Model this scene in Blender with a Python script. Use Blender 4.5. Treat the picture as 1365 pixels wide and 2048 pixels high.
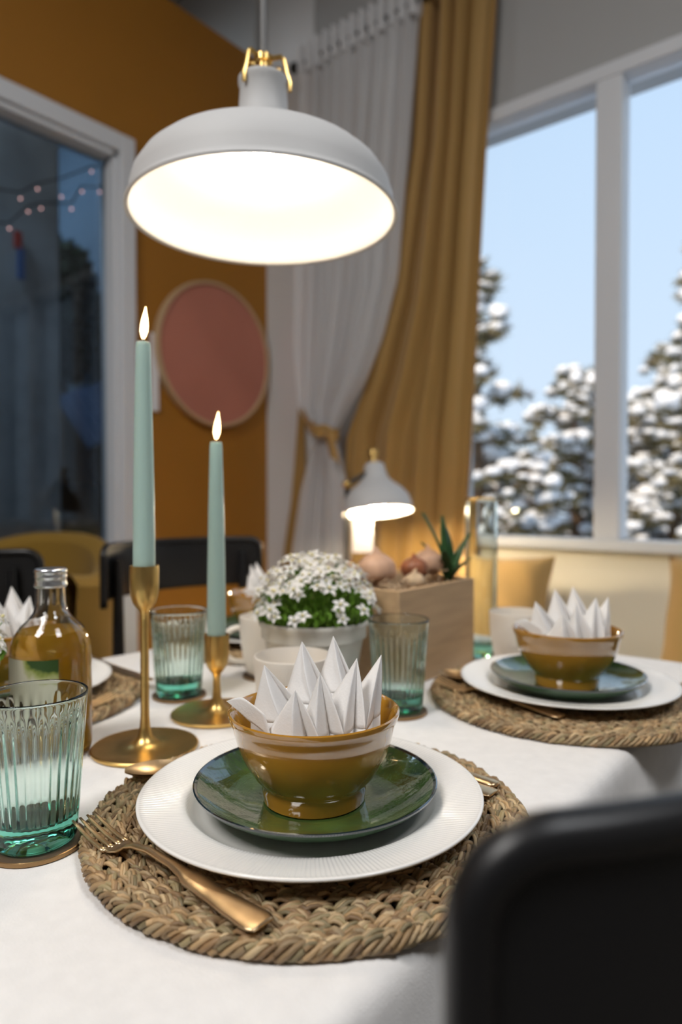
import bpy, math, random
from mathutils import Vector, Matrix, noise
random.seed(7)
PI = math.pi
C = bpy.context.scene.collection
for o in list(bpy.data.objects): bpy.data.objects.remove(o)
S = bpy.context.scene
sin, cos = math.sin, math.cos
YAW = math.radians(39.27)

# ------------------------------------------------------------------ camera
cd = bpy.data.cameras.new('camera'); cam = bpy.data.objects.new('camera', cd); C.objects.link(cam)
cam.location = (0, 0, 1.03); cam.rotation_euler = (math.radians(90-1.007), 0, YAW)
cd.sensor_fit = 'HORIZONTAL'; cd.sensor_width = 24; cd.lens = 24; cd.clip_start = 0.01; cd.clip_end = 200
cd.dof.use_dof = True; cd.dof.focus_distance = 0.55; cd.dof.aperture_fstop = 3.3
S.camera = cam
# ------------------------------------------------------------------ view
S.view_settings.view_transform = 'Standard'; S.view_settings.look = 'None'
S.view_settings.gamma = 1; S.view_settings.use_curve_mapping = False; S.view_settings.exposure = 0.2
# ------------------------------------------------------------------ sky
w = bpy.data.worlds.new('sky'); S.world = w; w.use_nodes = True
nt = w.node_tree; nt.nodes.clear()
wo = nt.nodes.new('ShaderNodeOutputWorld'); bg = nt.nodes.new('ShaderNodeBackground')
tc = nt.nodes.new('ShaderNodeTexCoord'); sp = nt.nodes.new('ShaderNodeSeparateXYZ'); rp = nt.nodes.new('ShaderNodeValToRGB')
nt.links.new(tc.outputs['Generated'], sp.inputs[0]); nt.links.new(sp.outputs['Z'], rp.inputs[0])
nt.links.new(rp.outputs[0], bg.inputs[0]); nt.links.new(bg.outputs[0], wo.inputs[0])
rp.color_ramp.elements[0].position = 0.0; rp.color_ramp.elements[0].color = (.66, .79, .93, 1)
rp.color_ramp.elements[1].position = 0.6; rp.color_ramp.elements[1].color = (.50, .69, .93, 1)
bg.inputs[1].default_value = .98
# ------------------------------------------------------------------ sun and room lights
def light(name, kind, loc, rot, energy, col, size=None, sy=None, tgt=None):
    l = bpy.data.lights.new(name, kind); l.energy = energy; l.color = col
    o = bpy.data.objects.new(name, l); C.objects.link(o); o.location = loc
    if tgt is not None:
        o.rotation_euler = (Vector(tgt)-Vector(loc)).to_track_quat('-Z', 'Y').to_euler()
    else: o.rotation_euler = rot
    if kind == 'AREA':
        l.size = size
        l.spread = math.radians(145)
        if sy: l.shape = 'RECTANGLE'; l.size_y = sy
    if kind == 'SUN': l.angle = .01
    return o
light('sun', 'SUN', (0, 0, 9), None, 4.2, (1, .84, .66), tgt=(-1.0+2.2, 9*.9, 2.5))
light('ceiling_panel_light', 'AREA', (-.6, -1.3, 3.6), None, 62, (1, .97, .94), .9, 1.6, tgt=(-.6, .2, .8))
light('ceiling_panel_light', 'AREA', (1.3, .6, 3.6), None, 22, (.95, .97, 1), .8, .8, tgt=(0, .6, .8))
light('alcove_fill_light', 'AREA', (-4.2, 1.2, 3.5), None, 30, (.75, .88, 1), 1.0, 1.0, tgt=(-4.2, 2.3, 1.2))  # added fill with no visible source, lights the tree and roof
light('alcove_fill_light', 'AREA', (-2.74, .5, 3.3), None, 12, (.85, .93, 1), .2, .5, tgt=(-3.0, 1.45, 1.3))  # second added fill, brightens the room side of the column

# ------------------------------------------------------------------ helpers
def newmat(name):
    m = bpy.data.materials.new(name); m.use_nodes = True
    t = m.node_tree; return m, t, t.nodes['Principled BSDF'], t.nodes['Material Output']
def mat(name, col, rough=.5, metal=0, var=0, vscale=6, bump=0, bscale=60, bdist=.002, coat=0, sheen=0, trans=0, ior=1.45, sss=0, stretch=None, emis=None, es=0, col2=None, detail=4, spec=None):
    m, t, p, out = newmat(name)
    p.inputs['Base Color'].default_value = (*col, 1); p.inputs['Roughness'].default_value = rough
    p.inputs['Metallic'].default_value = metal; p.inputs['IOR'].default_value = ior
    p.inputs['Coat Weight'].default_value = coat; p.inputs['Coat Roughness'].default_value = .04; p.inputs['Coat IOR'].default_value = 1.75
    p.inputs['Sheen Weight'].default_value = sheen; p.inputs['Transmission Weight'].default_value = trans
    if spec is not None: p.inputs['Specular IOR Level'].default_value = spec
    if sss: p.inputs['Subsurface Weight'].default_value = sss; p.inputs['Subsurface Radius'].default_value = (.01, .008, .006); p.inputs['Subsurface Scale'].default_value = 1
    if emis: p.inputs['Emission Color'].default_value = (*emis, 1); p.inputs['Emission Strength'].default_value = es
    def coord():
        tcn = t.nodes.new('ShaderNodeTexCoord'); mp = t.nodes.new('ShaderNodeMapping')
        t.links.new(tcn.outputs['Object'], mp.inputs[0])
        if stretch: mp.inputs['Scale'].default_value = stretch
        return mp
    mp = coord() if (var or bump) else None
    if var:
        n = t.nodes.new('ShaderNodeTexNoise'); n.inputs['Scale'].default_value = vscale; n.inputs['Detail'].default_value = detail
        t.links.new(mp.outputs[0], n.inputs['Vector'])
        r = t.nodes.new('ShaderNodeValToRGB'); t.links.new(n.outputs['Fac'], r.inputs[0])
        c2 = col2 or tuple(c*(1-var) for c in col)
        r.color_ramp.elements[0].position = .35; r.color_ramp.elements[1].position = .65
        r.color_ramp.elements[0].color = (*c2, 1); r.color_ramp.elements[1].color = (*col, 1)
        t.links.new(r.outputs[0], p.inputs['Base Color'])
    if bump:
        n = t.nodes.new('ShaderNodeTexNoise'); n.inputs['Scale'].default_value = bscale; n.inputs['Detail'].default_value = 3
        t.links.new(mp.outputs[0], n.inputs['Vector'])
        b = t.nodes.new('ShaderNodeBump'); b.inputs['Strength'].default_value = bump; b.inputs['Distance'].default_value = bdist
        t.links.new(n.outputs['Fac'], b.inputs['Height']); t.links.new(b.outputs[0], p.inputs['Normal'])
    return m
def thinglass(name, tint=(1, 1, 1), gl=.6):
    m, t, p, out = newmat(name); t.nodes.remove(p)
    tr = t.nodes.new('ShaderNodeBsdfTransparent'); tr.inputs[0].default_value = (*tint, 1)
    g = t.nodes.new('ShaderNodeBsdfGlossy'); g.inputs['Roughness'].default_value = .02
    f = t.nodes.new('ShaderNodeFresnel'); f.inputs[0].default_value = 1.45
    mu = t.nodes.new('ShaderNodeMath'); mu.operation = 'MULTIPLY'; mu.inputs[1].default_value = gl
    mx = t.nodes.new('ShaderNodeMixShader'); t.links.new(f.outputs[0], mu.inputs[0]); t.links.new(mu.outputs[0], mx.inputs[0])
    t.links.new(tr.outputs[0], mx.inputs[1]); t.links.new(g.outputs[0], mx.inputs[2]); t.links.new(mx.outputs[0], out.inputs[0])
    return m
def glassmat(name, absorb=None, dens=0, tint=(1, 1, 1)):
    m, t, p, out = newmat(name); t.nodes.remove(p)
    g = t.nodes.new('ShaderNodeBsdfGlass'); g.inputs['Color'].default_value = (*tint, 1); g.inputs['Roughness'].default_value = 0; g.inputs['IOR'].default_value = 1.5
    t.links.new(g.outputs[0], out.inputs[0])
    if absorb:
        v = t.nodes.new('ShaderNodeVolumeAbsorption'); v.inputs[0].default_value = (*absorb, 1); v.inputs[1].default_value = dens
        t.links.new(v.outputs[0], out.inputs['Volume'])
    return m
def clothmat(name, col, transp=0, transl=.3, sheen=0, rough=.8, gloss=0):
    m, t, p, out = newmat(name)
    p.inputs['Base Color'].default_value = (*col, 1); p.inputs['Roughness'].default_value = rough; p.inputs['Sheen Weight'].default_value = sheen
    p.inputs['Specular IOR Level'].default_value = .3+gloss
    tl = t.nodes.new('ShaderNodeBsdfTranslucent'); tl.inputs[0].default_value = (*col, 1)
    mx = t.nodes.new('ShaderNodeMixShader'); mx.inputs[0].default_value = transl
    t.links.new(p.outputs[0], mx.inputs[1]); t.links.new(tl.outputs[0], mx.inputs[2]); last = mx
    if transp:
        tr = t.nodes.new('ShaderNodeBsdfTransparent'); m2 = t.nodes.new('ShaderNodeMixShader'); m2.inputs[0].default_value = transp
        t.links.new(mx.outputs[0], m2.inputs[1]); t.links.new(tr.outputs[0], m2.inputs[2]); last = m2
    tcn = t.nodes.new('ShaderNodeTexCoord'); n = t.nodes.new('ShaderNodeTexNoise'); n.inputs['Scale'].default_value = 500
    b = t.nodes.new('ShaderNodeBump'); b.inputs['Strength'].default_value = .3; b.inputs['Distance'].default_value = .001
    t.links.new(tcn.outputs['Object'], n.inputs['Vector']); t.links.new(n.outputs['Fac'], b.inputs['Height']); t.links.new(b.outputs[0], p.inputs['Normal'])
    t.links.new(last.outputs[0], out.inputs[0])
    return m
def attrmat(name, rough=.6, sheen=0, bump=.4):
    m, t, p, out = newmat(name); p.inputs['Roughness'].default_value = rough
    a = t.nodes.new('ShaderNodeAttribute'); a.attribute_name = 'Col'; t.links.new(a.outputs['Color'], p.inputs['Base Color'])
    return m

class MB:
    def __init__(s): s.v = []; s.f = []; s.c = []
    def add(s, v, f, col=None):
        b = len(s.v); s.v += [tuple(x) for x in v]; s.f += [tuple(i+b for i in q) for q in f]
        if col is not None: s.c += [col]*len(v)
    def box(s, x0, x1, y0, y1, z0, z1, M=None):
        v = [Vector(p) for p in [(x0,y0,z0),(x1,y0,z0),(x1,y1,z0),(x0,y1,z0),(x0,y0,z1),(x1,y0,z1),(x1,y1,z1),(x0,y1,z1)]]
        if M: v = [M @ p for p in v]
        s.add(v, [(0,3,2,1),(4,5,6,7),(0,1,5,4),(1,2,6,5),(2,3,7,6),(3,0,4,7)])
    def lathe(s, prof, n=48, closed=False, rib=None, ang=2*PI, cx=0, cy=0, zo=0):
        v = []; f = []; m = len(prof)
        for i in range(n):
            a = ang*i/n
            for j, (r, z) in enumerate(prof):
                dr = rib(a, j, r, z) if rib else (0, 0)
                v.append((cx+(r+dr[0])*cos(a), cy+(r+dr[0])*sin(a), zo+z+dr[1]))
        mm = m if closed else m-1
        for i in range(n):
            k = (i+1) % n
            for j in range(mm):
                l = (j+1) % m
                f.append((i*m+j, k*m+j, k*m+l, i*m+l))
        s.add(v, f)
    def tube(s, pts, rad, n=8, cap=True, flat=None, col=None):
        pts = [Vector(p) for p in pts]; N = len(pts); v = []; f = []
        up = Vector((0, 0, 1)); prev = None
        for i, p in enumerate(pts):
            d = (pts[min(i+1, N-1)]-pts[max(i-1, 0)]).normalized()
            if prev is None:
                x = d.cross(up)
                if x.length < .05: x = d.cross(Vector((1, 0, 0)))
            else: x = prev - d*prev.dot(d)
            x.normalize(); prev = x; y = d.cross(x)
            r = rad[i] if isinstance(rad, (list, tuple)) else rad
            for k in range(n):
                a = 2*PI*k/n
                v.append(p + x*(r*cos(a)) + y*(r*sin(a)*(flat or 1)))
        for i in range(N-1):
            for k in range(n):
                l = (k+1) % n
                f.append((i*n+k, i*n+l, (i+1)*n+l, (i+1)*n+k))
        if cap: f.append(tuple(range(n-1, -1, -1))); f.append(tuple((N-1)*n+k for k in range(n)))
        s.add(v, f, col)
    def grid(s, fn, nu, nv):
        v = [fn(i/nu, j/nv) for j in range(nv+1) for i in range(nu+1)]
        f = [(j*(nu+1)+i, j*(nu+1)+i+1, (j+1)*(nu+1)+i+1, (j+1)*(nu+1)+i) for j in range(nv) for i in range(nu)]
        s.add(v, f)
    def ball(s, c, r, sc=(1, 1, 1), n=12, m=8, jit=0, col=None):
        v = []; f = []
        for j in range(m+1):
            t = PI*j/m
            for i in range(n):
                a = 2*PI*i/n; d = Vector((sin(t)*cos(a), sin(t)*sin(a), cos(t)))
                k = r*(1+jit*noise.noise(d*2.1+Vector(c)*9))
                v.append((c[0]+d.x*k*sc[0], c[1]+d.y*k*sc[1], c[2]+d.z*k*sc[2]))
        for j in range(m):
            for i in range(n):
                l = (i+1) % n; f.append((j*n+i, (j+1)*n+i, (j+1)*n+l, j*n+l))
        s.add(v, f, col)
    def build(s, name, material, parent=None, loc=None, smooth=True, rz=0, bevel=0, mods=(), angle=40):
        me = bpy.data.meshes.new(name); me.from_pydata(s.v, [], s.f); me.update()
        if s.c:
            ca = me.color_attributes.new('Col', 'FLOAT_COLOR', 'POINT')
            flat = []
            for c in s.c: flat += [c[0], c[1], c[2], 1]
            ca.data.foreach_set('color', flat)
        if smooth:
            me.polygons.foreach_set('use_smooth', [True]*len(me.polygons))
            if angle and hasattr(me, 'set_sharp_from_angle'): me.set_sharp_from_angle(angle=math.radians(angle))
        me.materials.append(material)
        o = bpy.data.objects.new(name, me); C.objects.link(o)
        if parent: o.parent = parent
        if loc: o.location = loc
        if rz: o.rotation_euler = (0, 0, rz)
        if bevel:
            b = o.modifiers.new('bevel', 'BEVEL'); b.width = bevel; b.segments = 2; b.limit_method = 'ANGLE'; b.harden_normals = False
        return o
def tag(o, label, cat=None, group=None, kind=None):
    if label: o['label'] = label
    if cat: o['category'] = cat
    if group: o['group'] = group
    if kind: o['kind'] = kind
    return o
def thing(name, label, cat, loc=(0, 0, 0), rz=0, group=None):
    o = bpy.data.objects.new(name, None); C.objects.link(o); o.empty_display_size = .05
    o.location = loc; o.rotation_euler = (0, 0, rz)
    return tag(o, label, cat, group)
def dup(root, loc, rz, label, group=None):
    def cp(o, par):
        c = o.copy(); C.objects.link(c); c.parent = par
        for ch in [x for x in list(C.objects) if x.parent == o]: cp(ch, c)
        return c
    r = cp(root, None); r.location = loc; r.rotation_euler = (0, 0, rz); r['label'] = label
    if group: r['group'] = group
    return r
def struct(name, mb, m, **k):
    o = mb.build(name, m, **k); o['kind'] = 'structure'; return o
def sm(a, b, x):
    t = max(0, min(1, (x-a)/(b-a))); return t*t*(3-2*t)
def interp(tab, x):
    if x <= tab[0][0]: return tab[0][1]
    for (a, b), (c, d) in zip(tab, tab[1:]):
        if x <= c:
            t = (x-a)/(c-a); return b+(d-b)*t
    return tab[-1][1]

# ------------------------------------------------------------------ materials
M_white = mat('white_paint_wall', (.40, .40, .395), .75, bump=.15, bscale=150, bdist=.001)
M_cream = mat('cream_paint_wall', (.76, .71, .58), .7, bump=.15, bscale=150, bdist=.001)
M_ochre = mat('ochre_paint_wall', (.36, .150, .012), .62, var=.06, vscale=2, bump=.2, bscale=200, bdist=.0008)
M_trim_bright = mat('white_trim_bright_wall', (.70, .70, .70), .45)
M_frame = mat('white_frame_gloss', (.68, .70, .73), .35)
M_floor = mat('grey_floor', (.16, .14, .12), .5, var=.3, vscale=3)
M_black = mat('black_lacquer', (.009, .009, .010), .36, spec=.5)
M_brass = mat('brushed_brass', (.76, .51, .18), .33, 1, var=.12, vscale=40, bump=.05, bscale=400, bdist=.0004)
M_gold = mat('gold_cutlery', (.80, .58, .34), .3, 1, var=.15, vscale=60, bump=.06, bscale=500, bdist=.0003)
M_china = mat('white_china', (.82, .80, .77), .22, coat=.3)
M_mug = mat('cream_stoneware', (.80, .74, .66), .3, coat=.2)
M_green = mat('green_glaze', (.065, .13, .03), .08, var=.5, vscale=35, col2=(.025, .065, .022), bump=.8, bscale=60, bdist=.0022, coat=1)
M_greenside = mat('green_glaze_side', (.045, .10, .045), .3, coat=.3)
M_rimblue = mat('dark_blue_rim_glaze', (.006, .016, .022), .1, coat=1)
M_bowl = mat('mustard_glaze', (.42, .20, .022), .10, coat=1, var=.08, vscale=8)
M_napkin = clothmat('paper_napkin', (.97, .96, .95), transl=.3, rough=.9)
M_linen = mat('linen_cloth', (.83, .81, .79), .95, var=.05, vscale=60, bump=.5, bscale=650, bdist=.0008, stretch=(1, 1, 1), sheen=.2)
M_straw = attrmat('seagrass', .55)
M_strawdark = mat('seagrass_underside', (.06, .035, .018), .9)
M_tum = glassmat('green_tumbler_glass', (.05, .78, .66), 30, (.99, 1, .99))
M_tumd = M_tum
M_vase = glassmat('pale_green_glass', (.2, .75, .6), 30)
M_clear = glassmat('clear_bottle_glass', (.8, .95, .9), 5)
M_liquid = glassmat('amber_liquid', (.96, .66, .08), 20, (1, .97, .85))
def cloudy(m, col, k):
    t = m.node_tree; g = next(n for n in t.nodes if n.type == 'BSDF_GLASS'); out = next(n for n in t.nodes if n.type == 'OUTPUT_MATERIAL')
    d = t.nodes.new('ShaderNodeBsdfDiffuse'); d.inputs[0].default_value = (*col, 1); tl = t.nodes.new('ShaderNodeBsdfTranslucent'); tl.inputs[0].default_value = (*col, 1)
    a = t.nodes.new('ShaderNodeMixShader'); a.inputs[0].default_value = .5; t.links.new(d.outputs[0], a.inputs[1]); t.links.new(tl.outputs[0], a.inputs[2])
    x = t.nodes.new('ShaderNodeMixShader'); x.inputs[0].default_value = k; t.links.new(g.outputs[0], x.inputs[1]); t.links.new(a.outputs[0], x.inputs[2]); t.links.new(x.outputs[0], out.inputs[0])
cloudy(M_liquid, (.90, .55, .05), .5)
M_alu = mat('aluminium', (.78, .80, .84), .28, 1)
M_wax = mat('sage_wax', (.42, .58, .53), .35, sss=.25, coat=.1)
M_wick = mat('burnt_wick', (.02, .015, .01), .9)
M_flame = mat('flame', (0, 0, 0), 1, emis=(1, .62, .28), es=9)
M_flame_core = mat('flame_core', (0, 0, 0), 1, emis=(1, .86, .6), es=26)
M_lampw = mat('white_enamel', (.56, .56, .56), .6)
M_bulb = mat('lit_bulb', (1, 1, 1), 1, emis=(1, .84, .62), es=55)
M_bulb2 = mat('lit_bulb_small', (1, 1, 1), 1, emis=(1, .80, .52), es=420)
M_cord = mat('grey_textile_cord', (.22, .22, .22), .9, bump=.8, bscale=900, bdist=.001)
M_sheer = clothmat('white_voile', (.90, .90, .91), transp=.22, transl=.4)
M_och = clothmat('ochre_velvet', (.42, .25, .075), transl=.08, sheen=.3, rough=.55)
M_och2 = mat('ochre_cushion_cloth', (.40, .25, .085), .85, sheen=.3, bump=.4, bscale=300)
M_must = mat('mustard_upholstery', (.22, .125, .012), .9, bump=.4, bscale=300, sheen=.1)
M_pot = mat('cream_pot_glaze', (.70, .68, .62), .4, coat=.1)
M_soil = mat('soil', (.03, .02, .012), .95)
M_leaf = mat('fresh_green_leaf', (.16, .33, .03), .5, var=.45, vscale=40)
M_leafd = mat('dark_green_leaf', (.035, .10, .03), .35, var=.3, vscale=30)
M_petal = clothmat('white_petal', (.92, .90, .88), transl=.35)
M_pist = mat('cream_pistil', (.75, .68, .35), .7)
M_wood = mat('pale_plywood', (.56, .38, .215), .5, var=.18, vscale=9, stretch=(6, .8, 9), detail=6)
M_onion = mat('pink_bulb_skin', (.68, .42, .28), .5, var=.35, vscale=25, stretch=(1, 1, .3))
M_onion2 = mat('rust_bulb_skin', (.42, .15, .07), .45, var=.4, vscale=25, stretch=(1, 1, .3))
M_shav = mat('wood_wool', (.62, .46, .30), .8, var=.3, vscale=50)
M_coast = mat('brown_leather_coaster', (.10, .065, .04), .5)
M_copper = mat('copper_rim', (.34, .21, .10), .35, 1)
M_pink = mat('terracotta_pink_cloth', (.52, .20, .14), .9, bump=.6, bscale=350, bdist=.002, var=.12, vscale=3)
M_birch = mat('birch_hoop', (.55, .38, .22), .5)
M_paper = mat('white_paper', (.80, .80, .82), .8)
M_rod = mat('black_metal', (.01, .01, .01), .4)
M_orange = mat('orange_wood', (.45, .17, .02), .5, var=.2, vscale=5, stretch=(1, 8, 1))
M_conc = mat('concrete', (.30, .35, .38), .85, var=.35, vscale=4, bump=.3, bscale=30)
M_backdrop = mat('dusk_blue_wall', (.08, .125, .17), .9, var=.25, vscale=.8)
M_bluetile = mat('blue_roof_sheet', (.03, .075, .17), .4, var=.2, vscale=3)
M_darkleaf = mat('dark_foliage', (.02, .045, .012), .8, var=.6, vscale=4)
M_blackwood = mat('black_wood', (.008, .008, .008), .7)
M_brownwood = mat('brown_wood', (.10, .07, .05), .7)
M_fairy = mat('pink_fairy_bulb', (0, 0, 0), 1, emis=(1, .50, .42), es=3)
M_snow = mat('snow', (.86, .87, .90), .8)
M_needle = mat('pine_needles', (.24, .19, .09), .9, var=.5, vscale=3, col2=(.11, .11, .06))
M_bark = mat('pine_bark', (.16, .10, .06), .9, var=.4, vscale=8)
M_red = mat('red_cloth', (.35, .03, .02), .9); M_blue = mat('blue_cloth', (.03, .10, .28), .9)
M_yel = mat('yellow_petal', (.75, .62, .08), .7)

def creases(m):
    t = m.node_tree; p = t.nodes['Principled BSDF']; old = p.inputs['Normal'].links[0].from_node
    tcn = t.nodes.new('ShaderNodeTexCoord'); n = t.nodes.new('ShaderNodeTexNoise'); n.inputs['Scale'].default_value = 7; n.inputs['Detail'].default_value = 2; n.inputs['Distortion'].default_value = .6
    b = t.nodes.new('ShaderNodeBump'); b.inputs['Strength'].default_value = .35; b.inputs['Distance'].default_value = .012
    t.links.new(tcn.outputs['Object'], n.inputs['Vector']); t.links.new(n.outputs['Fac'], b.inputs['Height']); t.links.new(b.outputs[0], old.inputs['Normal'])
creases(M_linen)

# label with printed foliage picture
def label_mat():
    m, t, p, out = newmat('bottle_label_print'); p.inputs['Roughness'].default_value = .55
    tcn = t.nodes.new('ShaderNodeTexCoord'); n = t.nodes.new('ShaderNodeTexNoise'); n.inputs['Scale'].default_value = 38; n.inputs['Detail'].default_value = 3
    t.links.new(tcn.outputs['Object'], n.inputs['Vector'])
    s = t.nodes.new('ShaderNodeSeparateXYZ'); t.links.new(tcn.outputs['Object'], s.inputs[0])
    # leaf picture centred on the upper right part of the label
    vm = t.nodes.new('ShaderNodeVectorMath'); vm.operation = 'DISTANCE'; vm.inputs[1].default_value = (.011, -.0425, .116)
    t.links.new(tcn.outputs['Object'], vm.inputs[0])
    a = t.nodes.new('ShaderNodeMath'); a.operation = 'MULTIPLY_ADD'; a.inputs[1].default_value = -.035; a.inputs[2].default_value = .0
    t.links.new(n.outputs['Fac'], a.inputs[0])
    ad = t.nodes.new('ShaderNodeMath'); ad.operation = 'ADD'; t.links.new(vm.outputs['Value'], ad.inputs[0]); t.links.new(a.outputs[0], ad.inputs[1])
    r = t.nodes.new('ShaderNodeValToRGB'); t.links.new(ad.outputs[0], r.inputs[0])
    e = r.color_ramp.elements; e[0].position = 0; e[0].color = (.02, .06, .005, 1); e[1].position = .012; e[1].color = (.62, .60, .47, 1)
    k = e.new(.002); k.color = (.10, .17, .01, 1)
    k = e.new(.006); k.color = (.35, .38, .10, 1)
    t.links.new(r.outputs[0], p.inputs['Base Color']); return m
M_label = label_mat()

# ================================================================== THE ROOM
mb = MB(); mb.box(-8, 3, -3.2, 2.7, -.1, 0); struct('floor', mb, M_floor, smooth=False)
mb = MB(); mb.box(-8, 3, -3.2, 2.7, 3.75, 3.85); struct('ceiling', mb, M_white, smooth=False)
# back wall with the window opening (opening x -1.38..0.44, z .885..2.49)
mb = MB()
mb.box(-8, -1.40, 2.456, 2.60, 0, 3.75)
mb.box(.46, 3, 2.456, 2.60, 0, 3.75)
mb.box(-1.40, .46, 2.456, 2.60, 2.49, 3.75)
struct('wall_back', mb, M_white, smooth=False)
mb = MB(); mb.box(-1.40, .46, 2.456, 2.60, 0, .87); mb.box(-2.3, 2.6, 2.452, 2.456, 0, .852)
struct('wall_back_lower', mb, M_cream, smooth=False)
mb = MB()
mb.box(-2.60, -2.476, 1.64, 2.456, 0, 3.20); mb.box(-2.60, -2.476, -.2, 1.64, 2.49, 3.20); mb.box(-2.60, -2.476, -3.1, -.2, 0, 3.20)
struct('wall_left', mb, M_ochre, smooth=False)
mb = MB(); mb.box(2.6, 2.75, -3.2, 2.7, 0, 3.75); struct('wall_right', mb, M_white, smooth=False)
mb = MB(); mb.box(-8, 3, -3.3, -3.1, 0, 3.75); struct('wall_front', mb, M_white, smooth=False)
mb = MB(); mb.box(-8.1, -7.9, -3.2, 2.7, 0, 3.75); struct('wall_far', mb, M_backdrop, smooth=False)
mb = MB(); mb.box(-2.49, -2.16, 2.438, 2.456, 0, 3.75); struct('trim_bright_wall_1', mb, M_trim_bright, smooth=False, bevel=.004)  # pilaster widened into a paler sheet, brightening wall shaded by the curtain
# window in the back wall
win = bpy.data.objects.new('window_1', None); C.objects.link(win); win['kind'] = 'structure'; win.location = (-.46, 2.46, .87)
def wb(name, x0, x1, z0, z1, y0=2.425, y1=2.52, m=M_frame):
    b = MB(); b.box(x0+.46, x1+.46, y0-2.46, y1-2.46, z0-.87, z1-.87); return b.build(name, m, win, smooth=False, bevel=.006)
panes = [(-1.375, -.835), (-.745, -.205), (-.115, .425)]
wb('window_frame', -1.43, .48, 2.487, 2.54); wb('window_sill', -1.43, .48, .852, .892, 2.41)
wb('window_frame', -1.43, -1.375, .892, 2.487); wb('window_frame', .425, .48, .892, 2.487)
wb('mullion', -.835, -.745, .892, 2.487); wb('mullion', -.205, -.115, .892, 2.487)
M_pane = thinglass('window_pane_glass')
for a, b in panes: wb('pane', a, b, .892, 2.487, 2.488, 2.492, M_pane)
# framed opening in the left wall with its dark glass
w2 = bpy.data.objects.new('window_2', None); C.objects.link(w2); w2['kind'] = 'structure'; w2.location = (-2.476, .7, .06)
def w2b(name, y0, y1, z0, z1, x0=-.1, x1=.035, m=M_frame, bv=.006):
    b = MB(); b.box(x0, x1, y0-.7, y1-.7, z0-.06, z1-.06); return b.build(name, m, w2, smooth=False, bevel=bv)
w2b('window_frame', 1.585, 1.655, .06, 2.508); w2b('window_frame', -.25, 1.585, 2.435, 2.508); w2b('window_frame', -.25, -.18, .06, 2.435)
w2b('window_frame', 1.562, 1.585, .13, 2.412, -.08, .02); w2b('window_frame', -.18, 1.562, 2.412, 2.435, -.08, .02); w2b('window_frame', -.18, 1.585, .06, .13)
w2b('pane', -.18, 1.562, .13, 2.412, -.05, -.046, thinglass('dark_window_glass', (.72, .78, .84), 1.0), 0)

# ------------------------------------------------------------------ alcove behind the left window
mb = MB(); mb.box(-7.9, -2.65, 2.40, 2.455, 0, 3.75); struct('wall_alcove', mb, M_backdrop, smooth=False)
mb = MB(); mb.box(-3.62, -2.478, 2.36, 2.40, 3.21, 3.75); struct('wall_alcove_upper', mb, M_white, smooth=False)
mb = MB(); mb.box(-3.15, -2.95, .90, 1.60, 0, 3.75)
tag(mb.build('concrete_column', M_conc, smooth=False, bevel=.01), 'grey blue concrete column standing behind the white framed window', 'column')
mb = MB(); mb.box(-3.6, -3.2, 1.72, 2.3, 0, 1.08); mb.box(-3.62, -3.18, 1.70, 2.32, 1.08, 1.11)
tag(mb.build('black_cabinet', M_blackwood, smooth=False, bevel=.005), 'low black cabinet below the blue roof behind the framed window', 'cabinet')
def bush(name, c, r, n, label, m, lf=.05):
    t = thing(name, label, 'tree', (c[0], c[1], 0))
    b = MB()
    for k in range(n):
        d = Vector((random.gauss(0, 1), random.gauss(0, 1), random.gauss(0, 1))).normalized()*random.uniform(.55, 1)
        q = Vector((d.x*r[0], d.y*r[1], c[2]+d.z*r[2])); a = Vector((random.gauss(0, 1), random.gauss(0, 1), random.gauss(0, 1))).normalized()*lf
        e = a.cross(Vector((random.random(), random.random(), random.random()))).normalized()*lf*.4
        b.add([q-a, q+e, q+a, q-e], [(0, 1, 2, 3)])
    o = b.build('foliage', m, t, smooth=False); o['kind'] = 'stuff'
    b = MB(); b.tube([(0, 0, 0), (.02, 0, c[2]*.5), (0, .02, c[2])], [.05, .04, .02]); b.build('trunk', M_brownwood, t)
bush('dark_tree', (-3.9, 2.11, 2.14), (.30, .22, .44), 3800, 'dark green leafy tree seen through the left window above the blue roof', M_darkleaf)
pr = thing('blue_roof_playhouse', 'small playhouse with a sloping blue sheet roof behind the left window', 'playhouse', (-3.45, 2.12, 1.11))
b = MB(); e1 = Vector((0, .44, .20)); e2 = Vector((.25, .05, -.28)); en = e1.cross(e2).normalized()*.02; o0 = Vector((-.15, -.20, .47))
def sheet(b, u0, u1, h0, h1):
    q = [o0+e1*u+e2*v_+en*h for h in (h0, h1) for u, v_ in ((u0, 0), (u1, 0), (u1, 1), (u0, 1))]
    b.add(q, [(0, 3, 2, 1), (4, 5, 6, 7), (0, 1, 5, 4), (1, 2, 6, 5), (2, 3, 7, 6), (3, 0, 4, 7)])
sheet(b, 0, 1, 0, -1)
b.build('roof', M_bluetile, pr, smooth=False)
for k in range(8):
    b = MB(); sheet(b, k/8+.05, k/8+.08, -1, -1.6); b.build('roof_rib', M_bluetile, pr, smooth=False)
for y0 in (-.13, .20):
    b = MB(); b.tube([(.06, y0+.08, 0), (.04, y0, .24+.45*(y0+.13))], .02); b.build('post', M_brownwood, pr)
b = MB(); b.box(-.14, -.11, -.18, .22, 0, .44); b.build('wall_panel', M_brownwood, pr, smooth=False)
bush('leafy_plant', (-3.02, 2.10, .95), (.12, .16, .22), 200, 'bright green leafy plant low behind the left window', M_leaf, .035)
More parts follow.
